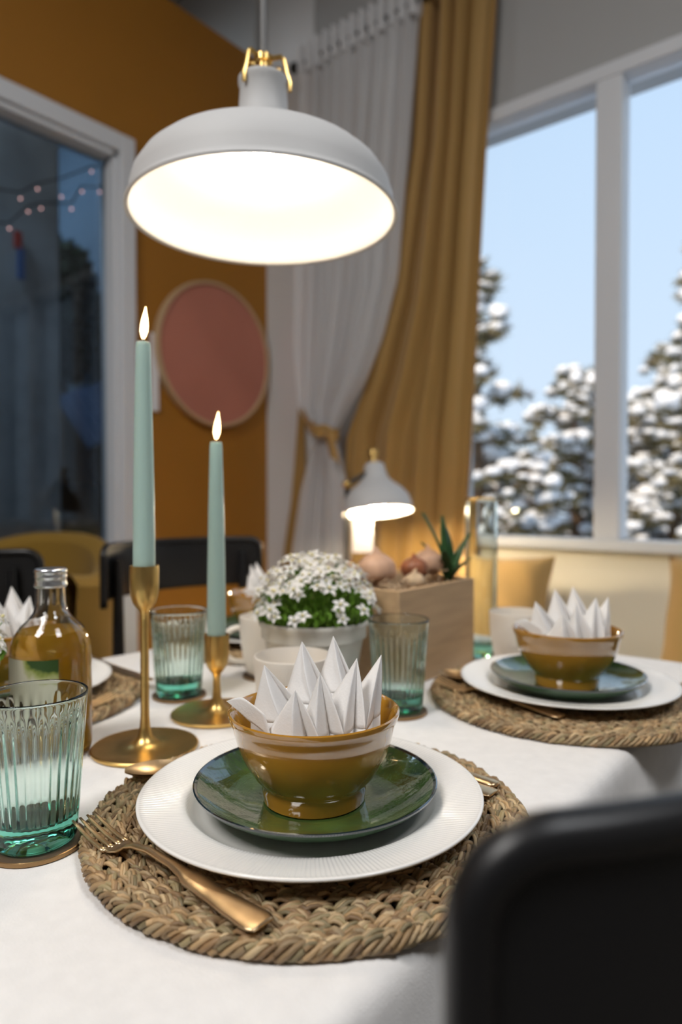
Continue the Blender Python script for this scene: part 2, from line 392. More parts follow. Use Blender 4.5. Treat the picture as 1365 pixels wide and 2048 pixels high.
# string lights
sl = thing('string_lights', 'string of small pink glowing bulbs on two dark wires behind the left window', 'string lights', (-2.75, 1.5, 2.2))
LP = [(1.729,2.50),(1.639,2.466),(1.396,2.305),(1.325,2.242),(1.499,2.308),(1.593,2.363),(1.677,2.39),(1.41,2.23),(1.544,2.272),(1.356,2.2),(1.28,2.109)]
wires = [[(1.95, 2.62), (1.729, 2.515), (1.639, 2.475), (1.50, 2.375), (1.396, 2.315), (1.325, 2.255), (1.15, 2.22)], [(1.95, 2.55), (1.677, 2.40), (1.593, 2.372), (1.544, 2.285), (1.41, 2.24), (1.356, 2.21), (1.28, 2.12), (1.1, 2.06)]]
for q in wires:
    b = MB(); b.tube([(0, y-1.5, z-2.2+.012) for y, z in q], .0035, 6); b.build('wire', M_rod, sl)
for y, z in LP:
    b = MB(); b.ball((0, y-1.5, z-2.2), .0042, n=8, m=6); b.build('bulb', M_fairy, sl)
fl = thing('hanging_pennant', 'small red and blue cloth pennant hanging on the grey column', 'pennant', (-2.93, 1.40, 2.05))
b = MB(); b.box(-.012, 0, -.012, .018, .06, .13); b.build('red_panel', M_red, fl, smooth=False)
b = MB(); b.box(-.012, 0, .0, .03, -.07, .06); b.build('blue_panel', M_blue, fl, smooth=False)

# ------------------------------------------------------------------ pink round board on the ochre wall
t = thing('round_fabric_board', 'round terracotta pink fabric board in a thin birch hoop on the ochre wall', 'wall decoration', (-2.476, 2.085, 1.70))
def latheX(prof, n=96):
    b = MB(); b.lathe(prof, n, True); b.v = [(z, x, y) for x, y, z in b.v]; return b
latheX([(.316, .002), (.33, .002), (.333, .02), (.33, .040), (.318, .040), (.316, .036)]).build('hoop', M_birch, t)
b = MB(); b.lathe([(0, .003), (.317, .003), (.317, .030), (.16, .031), (0, .031)], 96); b.v = [(z, x, y) for x, y, z in b.v]; b.build('fabric_panel', M_pink, t)
t = thing('hanging_tag', 'narrow white paper tag hanging left of the round pink board', 'tag', (-2.47, 1.755, 1.55))
b = MB(); b.box(.004, .008, -.018, .022, -.14, .19); b.build('paper', M_paper, t, smooth=False)
b = MB(); b.tube([(.006, 0, .19), (.02, .04, .26), (.02, .10, .33)], .0015, 5); b.build('string', M_cord, t)

# ------------------------------------------------------------------ curtains on a black rod
rod = thing('curtain_rod', 'black curtain rod with round end knob high on the back wall', 'curtain rod', (-1.6, 2.34, 3.03))
b = MB(); b.tube([(-.58, 0, 0), (1.0, 0, 0)], .010, 12); b.build('rod', M_rod, rod)
b = MB(); b.ball((-.590, 0, 0), .026); b.build('end_knob', M_rod, rod)
for x in (-.50, .98):
    b = MB(); b.tube([(x, 0, 0), (x, .116, 0)], .007, 8); b.build('bracket', M_rod, rod)
def curtain(name, material, L, R, y0, ztop, zbot, folds, amp, label, bulge=None, seed=0, nu=220, nv=70):
    zc = (ztop+zbot)/2; xc = (interp(L, ztop)+interp(R, ztop))/2
    def fn(u, v):
        z = ztop+(zbot-ztop)*v; a = interp(L, z); c = interp(R, z); wd = c-a
        ph = seed+.6*noise.noise(Vector((u*3, z*.6, seed)))*2
        uu = u+.02*sin(u*9+z*.8+seed)
        x = a+wd*u+.004*sin(2*PI*folds*uu*2+ph)
        am = amp*(.55+.45*noise.noise(Vector((u*7, z*.7, seed+3))))
        y = y0-am*sin(2*PI*folds*uu+ph)-.35*am*sin(2*PI*folds*2.3*uu+ph*2)
        if bulge: y -= bulge(u, z)
        return (x-xc, y-y0, z-zc)
    b = MB(); b.grid(fn, nu, nv)
    o = b.build(name, material, loc=(xc, y0, zc), angle=0)
    return o
sheL = [(.3,-2.23),(.80,-2.20),(1.076,-2.146),(1.259,-2.083),(1.336,-2.045),(1.39,-2.11),(1.46,-2.16),(1.73,-2.188),(2.19,-2.18),(3.02,-2.150)]
sheR = [(.3,-1.84),(.811,-1.864),(1.074,-1.88),(1.251,-1.93),(1.331,-1.955),(1.38,-1.915),(1.43,-1.875),(1.563,-1.765),(1.719,-1.68),(1.956,-1.60),(2.353,-1.56),(2.742,-1.52),(3.027,-1.495)]
sheer = curtain('sheer_curtain', M_sheer, sheL, sheR, 2.34, 3.10, .3, 9, .030, None, seed=1.3)
tag(sheer, 'sheer white voile curtain gathered by an ochre tie beside the ochre drape', 'curtain')
hd = MB(); hd.grid(lambda u, v: ((-2.15+.66*u)-(-1.8225), -.006-.028*sin(2*PI*13*u+.5), 3.105-.13*v-1.7), 160, 6)
hdo = hd.build('heading_tape', clothmat('white_tape', (.85, .85, .86), transl=.3), sheer, angle=0)
ocL = [(.1,-1.90),(.783,-1.945),(1.03,-1.935),(1.319,-1.91),(1.548,-1.80),(1.872,-1.68),(2.47,-1.57),(3.064,-1.532)]
ocR = [(.1,-1.33),(.873,-1.307),(1.224,-1.285),(1.8,-1.261),(2.363,-1.234),(2.91,-1.20),(3.1,-1.195)]
tag(curtain('ochre_drape', M_och, ocL, ocR, 2.375, 3.12, .1, 4.2, .048, None, seed=4.1), 'heavy ochre drape hanging between the sheer curtain and the window', 'curtain')
# ochre strip behind the sheer + tie
b = MB(); b.grid(lambda u, v: (lambda z: (interp([(.3,-2.40),(.79,-2.335),(1.03,-2.285),(1.452,-2.235)], z)+(interp([(.3,.1),(.79,.085),(1.2,.075),(1.46,.03)], z))*u, 2.415-.01*sin(2*PI*2*u), z))(1.47-1.2*v), 12, 20)
tag(b.build('ochre_side_drape', M_och, angle=0), 'narrow strip of ochre drape hanging left of the gathered sheer curtain', 'curtain')
t = thing('curtain_tie', 'ochre cloth tie knotted around the waist of the sheer curtain', 'curtain tie', (-2.0, 2.33, 1.34))
b = MB()
def tie(u, v):
    a = 2*PI*u; return (.075*cos(a), .052*sin(a), .02*cos(a)*-1+(v-.5)*.055+.006*sin(5*a))
b.grid(tie, 48, 4); b.build('band', M_och, t, angle=0)
b = MB(); b.grid(lambda u, v: (.045+.055*u+.035*v, -.055-.012*sin(3*u), .0-.13*v-.02*u+.01*sin(4*u)), 8, 8); b.build('tail', M_och, t, angle=0)
b = MB(); b.grid(lambda u, v: (-.06-.12*u, -.03+.06*u+.006*sin(6*v), .02+.10*u+(v-.5)*.06), 10, 5); b.build('loop', M_och, t, angle=0)

# ------------------------------------------------------------------ pendant lamp
PX, PY = -.713, .696
pl = thing('pendant_lamp', 'large matt white dome pendant lamp with brass fitting, lit', 'lamp', (PX, PY, 1.433))
outer = [(.1925, 0), (.1930, .003), (.189, .006), (.187, .012), (.186, .026), (.181, .043), (.170, .060), (.154, .074), (.130, .088), (.100, .100), (.070, .109), (.045, .115), (.0385, .119), (.0355, .150), (.0335, .188), (.036, .191), (.0358, .198), (.030, .201), (0, .201)]
inner = [(0, .106), (.045, .105), (.070, .099), (.098, .090), (.127, .079), (.151, .066), (.167, .053), (.178, .038), (.183, .024), (.185, .010), (.187, .002)]
b = MB(); b.lathe(inner+outer, 128); b.build('lamp_shade', M_lampw, pl, angle=50)
b = MB(); b.lathe([(.0, .201), (.016, .201), (.016, .206), (.0095, .208), (.0095, .222), (.013, .224), (.013, .232), (.008, .235), (.003, .237), (0, .237)], 32); b.build('brass_fitting', M_brass, pl)
for k in range(3):
    a = k*2*PI/3+.55; d = Vector((cos(a), sin(a), 0))
    b = MB()
    b.tube([d*.010+Vector((0, 0, .229)), d*.026+Vector((0, 0, .230)), d*.030+Vector((0, 0, .225)), d*.0345+Vector((0, 0, .204)), d*.0385+Vector((0, 0, .192)), d*.0385+Vector((0, 0, .180))], [.0035, .0035, .003, .003, .0035, .003], 6)
    b.ball(d*.022+Vector((0, 0, .209)), .006, n=10, m=6)
    b.build('clip', M_brass, pl)
b = MB(); b.tube([(0, 0, .235), (0, 0, 2.25)], .0045, 8); b.build('cord', M_cord, pl)
b = MB(); b.lathe([(0, .028), (.012, .0295), (.022, .035), (.029, .046), (.031, .058), (.028, .071), (.021, .083), (.015, .092), (.0135, .10), (.0135, .107)], 32); b.build('bulb', M_bulb, pl)
b = MB(); b.lathe([(0, 2.28), (.045, 2.28), (.045, 2.30), (.04, 2.317), (0, 2.317)], 32); b.build('ceiling_cup', M_lampw, pl)

# ------------------------------------------------------------------ small floor lamp by the curtain
FX, FY = -1.418, 1.94
fl = thing('floor_lamp', 'small white bell shaped lamp lit in front of the ochre drape', 'lamp', (FX, FY, 0))
TM = Matrix.Translation((0, 0, .985)) @ Matrix.Rotation(math.radians(-11), 4, Vector((.774, .633, 0))) @ Matrix.Rotation(math.radians(-4), 4, Vector((-.633, .774, 0)))
o2 = [(.126, 0), (.127, .003), (.123, .006), (.121, .03), (.112, .058), (.092, .083), (.066, .104), (.048, .122), (.040, .145), (.036, .170), (.030, .178), (0, .178)]
i2 = [(0, .15), (.030, .15), (.040, .12), (.062, .098), (.088, .078), (.108, .055), (.117, .03), (.121, .002)]
b = MB(); b.lathe(i2+o2, 72); b.v = [TM @ Vector(v) for v in b.v]; b.build('lamp_shade', M_lampw, fl, angle=50)
b = MB(); b.lathe([(0, .178), (.012, .178), (.012, .205), (.018, .21), (.018, .225), (.006, .232), (0, .232)], 24); b.v = [TM @ Vector(v) for v in b.v]; b.build('brass_fitting', M_brass, fl)
b = MB(); b.lathe([(0, -.012), (.02, -.006), (.028, .011), (.026, .026), (.014, .055), (.012, .12)], 24); b.v = [TM @ Vector(v) for v in b.v]; b.build('bulb', M_bulb2, fl)
b = MB(); b.tube([(-.035, -.02, 1.125), (-.085, -.07, 1.085)], .008, 8); b.tube([(-.085, -.07, 1.10), (-.085, -.07, .02)], .008, 8); b.build('pole', M_rod, fl)
b = MB(); b.ball((-.085, -.07, 1.085), .016); b.build('joint', M_brass, fl)
b = MB(); b.lathe([(0, 0), (.12, 0), (.12, .015), (.11, .02), (0, .022)], 48, cx=-.085, cy=-.07); b.build('base', M_lampw, fl)
b = MB(); b.box(-.036, .036, -.002, .002, .845, .985, Matrix.Translation((-.045, -.03, 0)) @ Matrix.Rotation(YAW, 4, 'Z')); tag(b.build('paper_card', M_paper, fl, smooth=False), 'white card hanging in the lamp light')

# ------------------------------------------------------------------ bench with cushions under the window
bn = thing('window_bench', 'cream bench running below the window', 'bench', (-.4, 2.2, 0))
b = MB(); b.box(-1.1, 1.2, -.24, .24, .40, .44); b.build('seat', M_cream, bn, smooth=False, bevel=.005)
for x in (-1.0, 1.1):
    for y in (-.2, .2):
        b = MB(); b.box(x-.02, x+.02, y-.02, y+.02, 0, .40); b.build('leg', M_cream, bn, smooth=False)
def cushion(x, y, z, w_, h_, d_, rz, tilt, label):
    b = MB()
    def fn(u, v, sg):
        X = 2*u-1; Z = 2*v-1
        pin = 1-.10*(1-X*X)*0-.09*(1-abs(X)**2)*abs(Z)**3
        pin2 = 1-.09*(1-abs(Z)**2)*abs(X)**3
        th = max(0, (1-X**4))**.5*max(0, (1-Z**4))**.5
        return Vector((X*w_/2*pin2, sg*d_/2*th+.004*sin(9*X+7*Z), Z*h_/2*pin))
    for sg in (-1, 1): b.grid(lambda u, v: fn(u, v, sg), 24, 24)
    R = Matrix.Translation((0, 0, h_/2)) @ Matrix.Rotation(math.radians(tilt), 4, 'X')
    b.v = [R @ Vector(v) for v in b.v]
    o = b.build('cushion', M_och2, loc=(x, y, z), rz=rz, angle=0); tag(o, label, 'cushion')
cushion(-1.12, 2.20, .445, .44, .40, .14, .08, -14, 'ochre yellow cushion leaning on the cream wall behind the glass vase')
cushion(-.33, 2.16, .445, .46, .42, .14, -.22, -14, 'ochre yellow cushion at the right edge under the window')

# ------------------------------------------------------------------ table
TX0, TX1, TY0, TY1 = -1.10, -.232, -.10, 1.29
tb = thing('dining_table', 'rectangular dining table under the white linen cloth', 'table', ((TX0+TX1)/2, (TY0+TY1)/2, 0))
hx, hy = (TX1-TX0)/2, (TY1-TY0)/2
b = MB(); b.box(-hx+.006, hx-.006, -hy+.006, hy-.006, .715, .745); b.build('tabletop', M_orange, tb, smooth=False)
for sx in (-1, 1):
    for sy in (-1, 1):
        b = MB(); x, y = sx*(hx-.06), sy*(hy-.06); b.box(x-.025, x+.025, y-.025, y+.025, 0, .715); b.build('leg', M_orange, tb, smooth=False, bevel=.004)
b = MB()
prof = [(-.028, .750), (-.02, .7498), (-.010, .7485), (-.003, .7455), (.0015, .740), (.004, .732), (.006, .72), (.008, .70), (.012, .67), (.016, .63), (.02, .59), (.022, .55), (.024, .51)]
loopn = 360; per = 4*(hx+hy)
def base_pt(s_):
    # rounded rectangle, returns point and outward normal
    r = .03; L1 = 2*(hx-r); L2 = 2*(hy-r); q = PI*r/2; tot = 2*L1+2*L2+4*q; s_ = s_ % tot
    segs = [((-hx+r, -hy), (1, 0), L1, (0, -1)), ('c', (hx-r, -hy+r), -PI/2), ((hx, -hy+r), (0, 1), L2, (1, 0)), ('c', (hx-r, hy-r), 0), ((hx-r, hy), (-1, 0), L1, (0, 1)), ('c', (-hx+r, hy-r), PI/2), ((-hx, hy-r), (0, -1), L2, (-1, 0)), ('c', (-hx+r, -hy+r), PI)]
    for g in segs:
        ln = q if g[0] == 'c' else g[2]
        if s_ <= ln:
            if g[0] == 'c':
                a = g[2]+s_/r; return (g[1][0]+r*cos(a), g[1][1]+r*sin(a)), (cos(a), sin(a))
            return (g[0][0]+g[1][0]*s_, g[0][1]+g[1][1]*s_), g[3]
        s_ -= ln
    return (-hx+r, -hy), (0, -1)
tot = 2*2*(hx-.03)+2*2*(hy-.03)+2*PI*.03
v = []; f = []
for j, (o_, z) in enumerate(prof):
    for i in range(loopn):
        s_ = tot*i/loopn; p, n = base_pt(s_)
        k = sm(.74, .52, z) if z < .745 else 0
        wv = k*(.016*sin(s_*26)+.010*sin(s_*47+1)); oo = o_+.006*0+wv
        v.append((p[0]+n[0]*oo, p[1]+n[1]*oo, z+(.0006*sin(s_*31) if j else 0)))
for j in range(len(prof)-1):
    for i in range(loopn): f.append((j*loopn+i, j*loopn+(i+1) % loopn, (j+1)*loopn+(i+1) % loopn, (j+1)*loopn+i))
f.append(tuple(range(loopn-1, -1, -1)))
b.add(v, [tuple(reversed(q)) for q in f])
tag(b.build('tablecloth', M_linen, loc=((TX0+TX1)/2, (TY0+TY1)/2, 0), angle=60), 'white linen tablecloth draped over the dining table', 'tablecloth')
b = MB(); b.ball((0, 0, .0012), .0016, (1.4, .8, .7), 6, 4, .3)
tag(b.build('crumb', M_brownwood, loc=(-.468, .140, .7502)), 'tiny brown crumb on the bare cloth at lower left', 'crumb')

# ------------------------------------------------------------------ woven placemats
def strand_col():
    k = random.random(); base = [(.44, .29, .145), (.34, .215, .10), (.25, .15, .07), (.37, .26, .14), (.50, .37, .21), (.30, .235, .12)][int(k*6)]
    j = random.uniform(.55, 1.25); return tuple(c*j for c in base)
mat_root = thing('placemat', 'round seagrass placemat nearest the camera under the fork', 'placemat', (-.396, .441, .7505), 0, 'round woven placemats')
RIN, ROUT, PIT = .010, .180, .0121
nr = int((ROUT-RIN)/PIT)
for r_i in range(nr+1):
    R = RIN+r_i*PIT; b = MB(); ns = max(6, int(2*PI*R/.0122)); off = random.random()
    for i in range(ns):
        a0 = 2*PI*(i+off)/ns; da = 2*PI/ns
        for sd in (-1, 1):
            wobR = random.uniform(-.0010, .0010); wz = random.uniform(-.0006, .0012); asp = random.uniform(.85, 1.5)
            ja = random.uniform(-.14, .14); jr = random.uniform(-.0012, .0012)
            for st in range(4):
                pts = []; rr = []; lat = (st-1.5)*.0020; jz = random.uniform(-.0008, .0012)
                for q in range(6):
                    u = q/5
                    ang = a0+ja*da*(1+u)+(sd*.0+(.5 if sd > 0 else 0)+(-.25+u*1.25*asp))*da - lat/R*.35
                    rad = R+wobR+jr*(1-2*u)+sd*(.0054-.0070*u)+lat*.75*sd*-1*(1-.0*u)*.9 + (.0013*sin(u*PI)*sd)
                    z = .0030+.0085*sin(PI*(.12+.76*u))+wz+jz*sin(PI*u)
                    tw = .0007*sin(u*5+st*2.1)
                    pts.append((rad*cos(ang), rad*sin(ang), z+tw)); rr.append(.00150*(.5+.65*sin(PI*min(1, .08+u*.9))))
                b.tube(pts, rr, 5, True, col=strand_col())
        if random.random() < .05:   # loose fibre
            a = a0; b.tube([(R*cos(a), R*sin(a), .011), ((R+.004)*cos(a+.5*da), (R+.004)*sin(a+.5*da), .0145), ((R+.007)*cos(a+da), (R+.007)*sin(a+da), .011)], .0004, 4, col=strand_col())
    o = b.build('braid_coil', M_straw, mat_root, angle=0)
b = MB(); RR = ROUT+.0035; nsk = 5; NT = int(2*PI*RR/.034); NP = NT*16
for k in range(nsk):
    seg = 8; i = 0; wob = random.uniform(-.0004, .0004)
    while i < NP:
        pts = []; n_ = min(seg, NP-i)
        for q in range(n_+1):
            u = (i+q)/NP; tw = 2*PI*(NT*u+k/nsk); a = 2*PI*u
            mr = .0040+wob+.0006*noise.noise(Vector((a*40, k*3, 0))); cr = RR+.0022*noise.noise(Vector((a*9, 1, 0)))
            pts.append(((cr+mr*cos(tw))*cos(a), (cr+mr*cos(tw))*sin(a), .0062+mr*1.1*sin(tw)))
        b.tube(pts, .0021*random.uniform(.8, 1.15), 5, False, col=strand_col()); i += seg
b.build('edge_rope', M_straw, mat_root, angle=0)
b = MB(); b.lathe([(0, .0), (ROUT-.001, 0), (ROUT-.001, .003), (ROUT-.003, .0045), (0, .0045)], 64); b.build('backing', M_strawdark, mat_root)

# ------------------------------------------------------------------ china
NR = 250
def plate_rib(a, j, r, z):
    if 5 <= j <= 12: return (0, .00032*cos(NR*a))
    return (0, 0)
# 4 samples per rib
pprof = [(0, .0035), (.085, .0035), (.094, .0042), (.100, .0075), (.1045, .0115), (.107, .0128), (.112, .0137), (.118, .0147), (.124, .0157), (.130, .0167), (.135, .0175), (.139, .0181), (.1415, .0185), (.1432, .0190), (.1448, .0192), (.1458, .0185), (.1455, .0170), (.140, .0155), (.120, .0115), (.105, .0080), (.098, .0035), (.090, .0002), (.086, 0), (0, .0004)]
b = MB(); b.lathe(pprof, NR*4, rib=plate_rib)
plate = b.build('dinner_plate', M_china, loc=(-.390, .437, .764), angle=0)
tag(plate, 'white dinner plate with finely ribbed rim in the nearest place setting', 'plate', 'white ribbed dinner plates')
sp_ = [(0, .0045), (.040, .0045), (.060, .0055), (.075, .0085), (.088, .0135), (.0965, .0190), (.1005, .0222)]
so_ = [(.1028, .0236), (.1040, .0232), (.1036, .0215)]
su_ = [(.1036, .0215), (.098, .0165), (.088, .0100), (.074, .0045), (.062, .0022), (.060, 0), (.056, 0), (.054, .0018), (0, .0018)]
splate = thing('side_plate', 'dark green glazed side plate in the nearest place setting', 'plate', (-.387, .439, .7685), 0, 'green side plates')
def wav(a, j, r, z): return (0, .0003*sin(3*a+r*90))
b = MB(); b.lathe(sp_, 128, rib=wav); b.build('glazed_top', M_green, splate)
b = MB(); b.lathe([sp_[-1]]+so_, 128); tag(b.build('rim', M_rimblue, splate), 'blackish blue glazed rim')
b = MB(); b.lathe(su_, 128); b.build('underside', M_greenside, splate)
bprof = [(0, .019), (.020, .0195), (.034, .023), (.046, .031), (.0545, .042), (.0605, .053), (.0640, .063), (.0672, .071), (.0700, .0765), (.0718, .0780), (.0735, .0772), (.0738, .0750), (.0722, .0710), (.0707, .0670), (.0692, .0610), (.0672, .0530), (.0640, .0440), (.0592, .0340), (.0520, .0235), (.0465, .0175), (.0445, .0155), (.0440, .0135), (.0442, .0100), (.0437, .0050), (.0428, .0012), (.0418, 0), (.0380, 0), (.0375, .0030), (.036, .008), (0, .010)]
b = MB(); b.lathe(bprof, 128, rib=lambda a, j, r, z: (.0004*sin(2*a+z*60)+.00025*sin(z*900), 0))
bowl = b.build('footed_bowl', M_bowl, loc=(-.388, .438, .7735), angle=35)
tag(bowl, 'mustard glazed footed bowl holding a fanned napkin, nearest the camera', 'bowl', 'mustard bowls')

# napkin: fan of folded points; x right, y away (viewer's plan), z up, metres about the bowl centre at rim height
nap = MB()
def facet(T, P, Q, bow=0, bowdir=(0, -1, 0), nu=6, nv=14, ez=-.030, prof='tri', cap=True):
    T, P, Q = Vector(T), Vector(P), Vector(Q); bd = Vector(bowdir)
    def fn(u, v):
        vv = v
        wd = vv if prof == 'tri' else (1-(1-vv)**2.3)
        A = T.lerp(P, vv); B = T.lerp(Q, vv)
        mid = T.lerp((P+Q)/2, vv)
        if prof != 'tri':
            k = wd/max(vv, 1e-6) if vv > 0 else 1
            A = mid+(A-mid)*min(k, 3); B = mid+(B-mid)*min(k, 3)
        p = A.lerp(B, u)
        return p+bd*(bow*sin(PI*u)*min(1, vv*2))
    nap.grid(fn, nu, nv)
    down = Vector((0, .0, ez))
    nap.grid(lambda u, v: P.lerp(Q, u)+bd*(bow*sin(PI*u))+down*v, nu, 2)
def inb(p, lim=.057):
    x, y, z = p; r = math.hypot(x, y)
    if r > lim: x *= lim/r; y *= lim/r
    return (x, y, z)
def peak(T, L, A, B, Cc):
    L, A, B, Cc = inb(L), inb(A), inb(B), inb(Cc)
    facet(T, L, A, .002)
    facet(T, A, B, .0025, prof='lan')
    facet(T, B, Cc, .0015, prof='lan')
# front row
peak((-.0135, -.042, .026), (-.038, -.026, -.014), (-.0155, -.056, -.012), (-.004, -.040, -.013), (.007, -.051, -.012))
peak((.006, -.030, .037), (-.010, -.024, -.010), (.0030, -.050, -.012), (.014, -.032, -.012), (.026, -.045, -.010))
peak((.0365, -.010, .044), (.008, -.010, .0), (.024, -.042, -.012), (.034, -.022, -.011), (.043, -.034, -.008))
peak((.0585, .012, .042), (.030, .004, .004), (.043, -.032, -.010), (.050, -.010, -.008), (.058, -.008, -.004))
# back row
peak((-.043, .000, .036), (-.054, -.004, -.010), (-.026, -.020, -.008), (-.016, .006, -.006), (-.006, .000, -.006))
peak((-.012, .026, .051), (-.028, .014, .0), (-.002, .000, .002), (.010, .022, .002), (.018, .012, .0))
peak((.016, .040, .053), (.0, .030, .006), (.026, .010, .008), (.034, .032, .006), (.040, .020, .004))
# flap lying over the rim
nap.grid(lambda u, v: Vector((-.0735, -.012, .0085)).lerp(Vector((-.036, -.034, -.006)), u)+Vector((.003, -.001, -.010))*((v-.5)*min(1, u/.45)*1.9)+Vector((0, 0, .003*sin(PI*u))), 12, 8)
nap.v = [Matrix.Rotation(YAW, 4, 'Z') @ Vector(v) for v in nap.v]
napkin = nap.build('folded_napkin', M_napkin, loc=(-.388, .438, .852), angle=0)
sd = napkin.modifiers.new('thickness', 'SOLIDIFY'); sd.thickness = .0005; sd.offset = 0
tag(napkin, 'white crown folded napkin in the nearest bowl', 'napkin', 'crown folded napkins')

SET = [((-.357, .935), 'at the right rear of the table by the window', 'right rear'), ((-.958, .935), 'at the far side behind the flower pot', 'far'), ((-.960, .430), 'at the left edge behind the bottle', 'left')]
def clone(o, loc, rz, label): return dup(o, loc, rz, label)
for (x, y), where, nm in SET:
    dup(mat_root, (x, y, .7505), random.uniform(0, 6), 'round seagrass placemat '+where)
    dup(plate, (x, y, .764), .3, 'white ribbed dinner plate '+where)
    dup(splate, (x, y, .7685), .8, 'dark green glazed side plate '+where)
    dup(bowl, (x, y, .7735), 1.1, 'mustard footed bowl with napkin '+where)
    dup(napkin, (x, y, .852), {'right rear': -.12, 'far': .9, 'left': .5}[nm], 'white crown folded napkin '+where)

# ------------------------------------------------------------------ cutlery
def ribbon(mb_, path, n=10):
    """path: list of (s, z, halfwidth, thick, curl) along +X; elliptical section, curl dishes it"""
    v = []; f = []; m = n
    for (s_, z, hw, th, cu) in path:
        for k in range(m):
            a = 2*PI*k/m; y = hw*cos(a); v.append((s_, y, z+th*sin(a)+cu*(y/max(hw, 1e-5))**2*.5))
    for i in range(len(path)-1):
        for k in range(m): f.append((i*m+k, i*m+(k+1) % m, (i+1)*m+(k+1) % m, (i+1)*m+k))
    f.append(tuple(range(m-1, -1, -1))); f.append(tuple((len(path)-1)*m+k for k in range(m)))
    mb_.add(v, f)
def dense(tab, n):
    out = []
    for i in range(n+1):
        x = tab[0][0]+(tab[-1][0]-tab[0][0])*i/n
        for a, b_ in zip(tab, tab[1:]):
            if x <= b_[0]+1e-9:
                t_ = (x-a[0])/(b_[0]-a[0]); t_ = t_*t_*(3-2*t_)*.6+t_*.4
                out.append((x,)+tuple(a[k]+(b_[k]-a[k])*t_ for k in range(1, len(a)))); break
    return out
HANDLE = [(.062, .006, .0040, .0016, 0), (.072, .009, .0032, .0022, 0), (.090, .0115, .0032, .0022, 0), (.115, .0110, .0040, .0018, 0), (.130, .0095, .0055, .0016, 0), (.138, .0085, .0082, .0014, 0), (.160, .0065, .0085, .0013, 0), (.185, .0055, .0105, .0013, 0), (.203, .0050, .0115, .0013, 0), (.209, .0050, .0090, .0012, 0)]
def fork():
    b = MB()
    ribbon(b, dense([(.046, .0008, .0118, .0010, .002), (.052, .0008, .0112, .0012, .002), (.058, .002, .0080, .0014, .001)]+HANDLE, 70))
    for k in range(4):
        y = (k-1.5)*.0063
        pts = []
        for q in range(9):
            u = q/8; s_ = .048-.048*u; z = .0010+.0085*u**1.8
            pts.append((s_, y*(1-.0*u), z))
        b.tube(pts, [.0026-.0014*(q/8)**1.3 for q in range(9)], 8, flat=.45)
    return b
def spoon():
    b = MB()
    # bowl of the spoon
    v = []; f = []
    N_, K_ = 14, 10
    for lay in (0, 1):
        for i in range(N_+1):
            u = i/N_; hw = .0185*(sin(PI*min(1, u*.93+.035)))**.62
            for k in range(K_+1):
                y = -1+2*k/K_; z = .009*(1-.0*u)-.0075*(1-y*y)*sin(PI*(u*.9+.05))+lay*.0011
                v.append((u*.056, y*hw, z))
    b.grid(lambda u, w_: (u*.056, (2*w_-1)*.0185*(sin(PI*min(1, u*.93+.035)))**.62, .0092-.0078*(1-(2*w_-1)**2)*sin(PI*(u*.9+.05))), 14, 10)
    b.grid(lambda u, w_: (u*.056, (1-2*w_)*.0187*(sin(PI*min(1, u*.93+.035)))**.62, .0080-.0078*(1-(2*w_-1)**2)*sin(PI*(u*.9+.05))), 14, 10)
    H = [(.053, .0080, .0042, .0014, 0)]+[(s_, z-.001, a, c_, d) for s_, z, a, c_, d in HANDLE]
    ribbon(b, dense(H, 50)); return b
def knife():
    b = MB()
    ribbon(b, dense([(0, .0030, .0015, .0006, 0), (.010, .0030, .0075, .0008, 0), (.06, .003, .0098, .0009, 0), (.11, .0030, .0085, .0011, 0), (.118, .0040, .0045, .0028, 0), (.135, .0042, .0045, .0030, 0), (.18, .0042, .0070, .0028, 0), (.212, .004, .0080, .0024, 0), (.216, .004, .005, .0018, 0)], 60)); return b
# nearest fork: tine tips at (-.524,.293), handle end at (-.31,.30)
def place(mbf, name, tip, end, z, label, pitch=0):
    ang = math.atan2(end[1]-tip[1], end[0]-tip[0])
    o = mbf().build(name, M_gold, loc=(tip[0], tip[1], z), angle=0); o.rotation_euler = (0, pitch, ang); tag(o, label, name.replace('dinner_', '')); return o
import_xy = lambda x, y: (x*cos(YAW)-y*sin(YAW), x*sin(YAW)+y*cos(YAW))
P = import_xy
place(fork, 'fork', P(-.208, .547), P(-.047, .413), .7650, 'gold fork on the woven mat at the left of the nearest plate')
place(spoon, 'spoon', P(-.206, .645), P(-.004, .702), .7640, 'gold spoon half under the rear left rim of the nearest plate')
place(knife, 'knife', P(-.022, .762), P(.144, .625), .7640, 'gold knife handle end showing at the right rear of the nearest plate')
place(spoon, 'spoon', P(-.024, .739), P(.138, .604), .7640, 'gold spoon handle end beside the knife right of the nearest plate')
place(fork, 'fork', P(.141, .985), P(.266, .818), .7645, 'gold fork left of the right rear plate with handle towards the camera')
place(spoon, 'spoon', P(.152, 1.028), P(.262, .86), .7640, 'dark gold spoon beside the fork at the right rear mat')
place(fork, 'fork', P(-.300, .905), P(-.40, .78), .7645, 'gold fork lying on the left placemat behind the bottle')
place(knife, 'knife', P(-.275, .99), P(-.42, 1.13), .7640, 'gold knife on the rear edge of the left placemat')

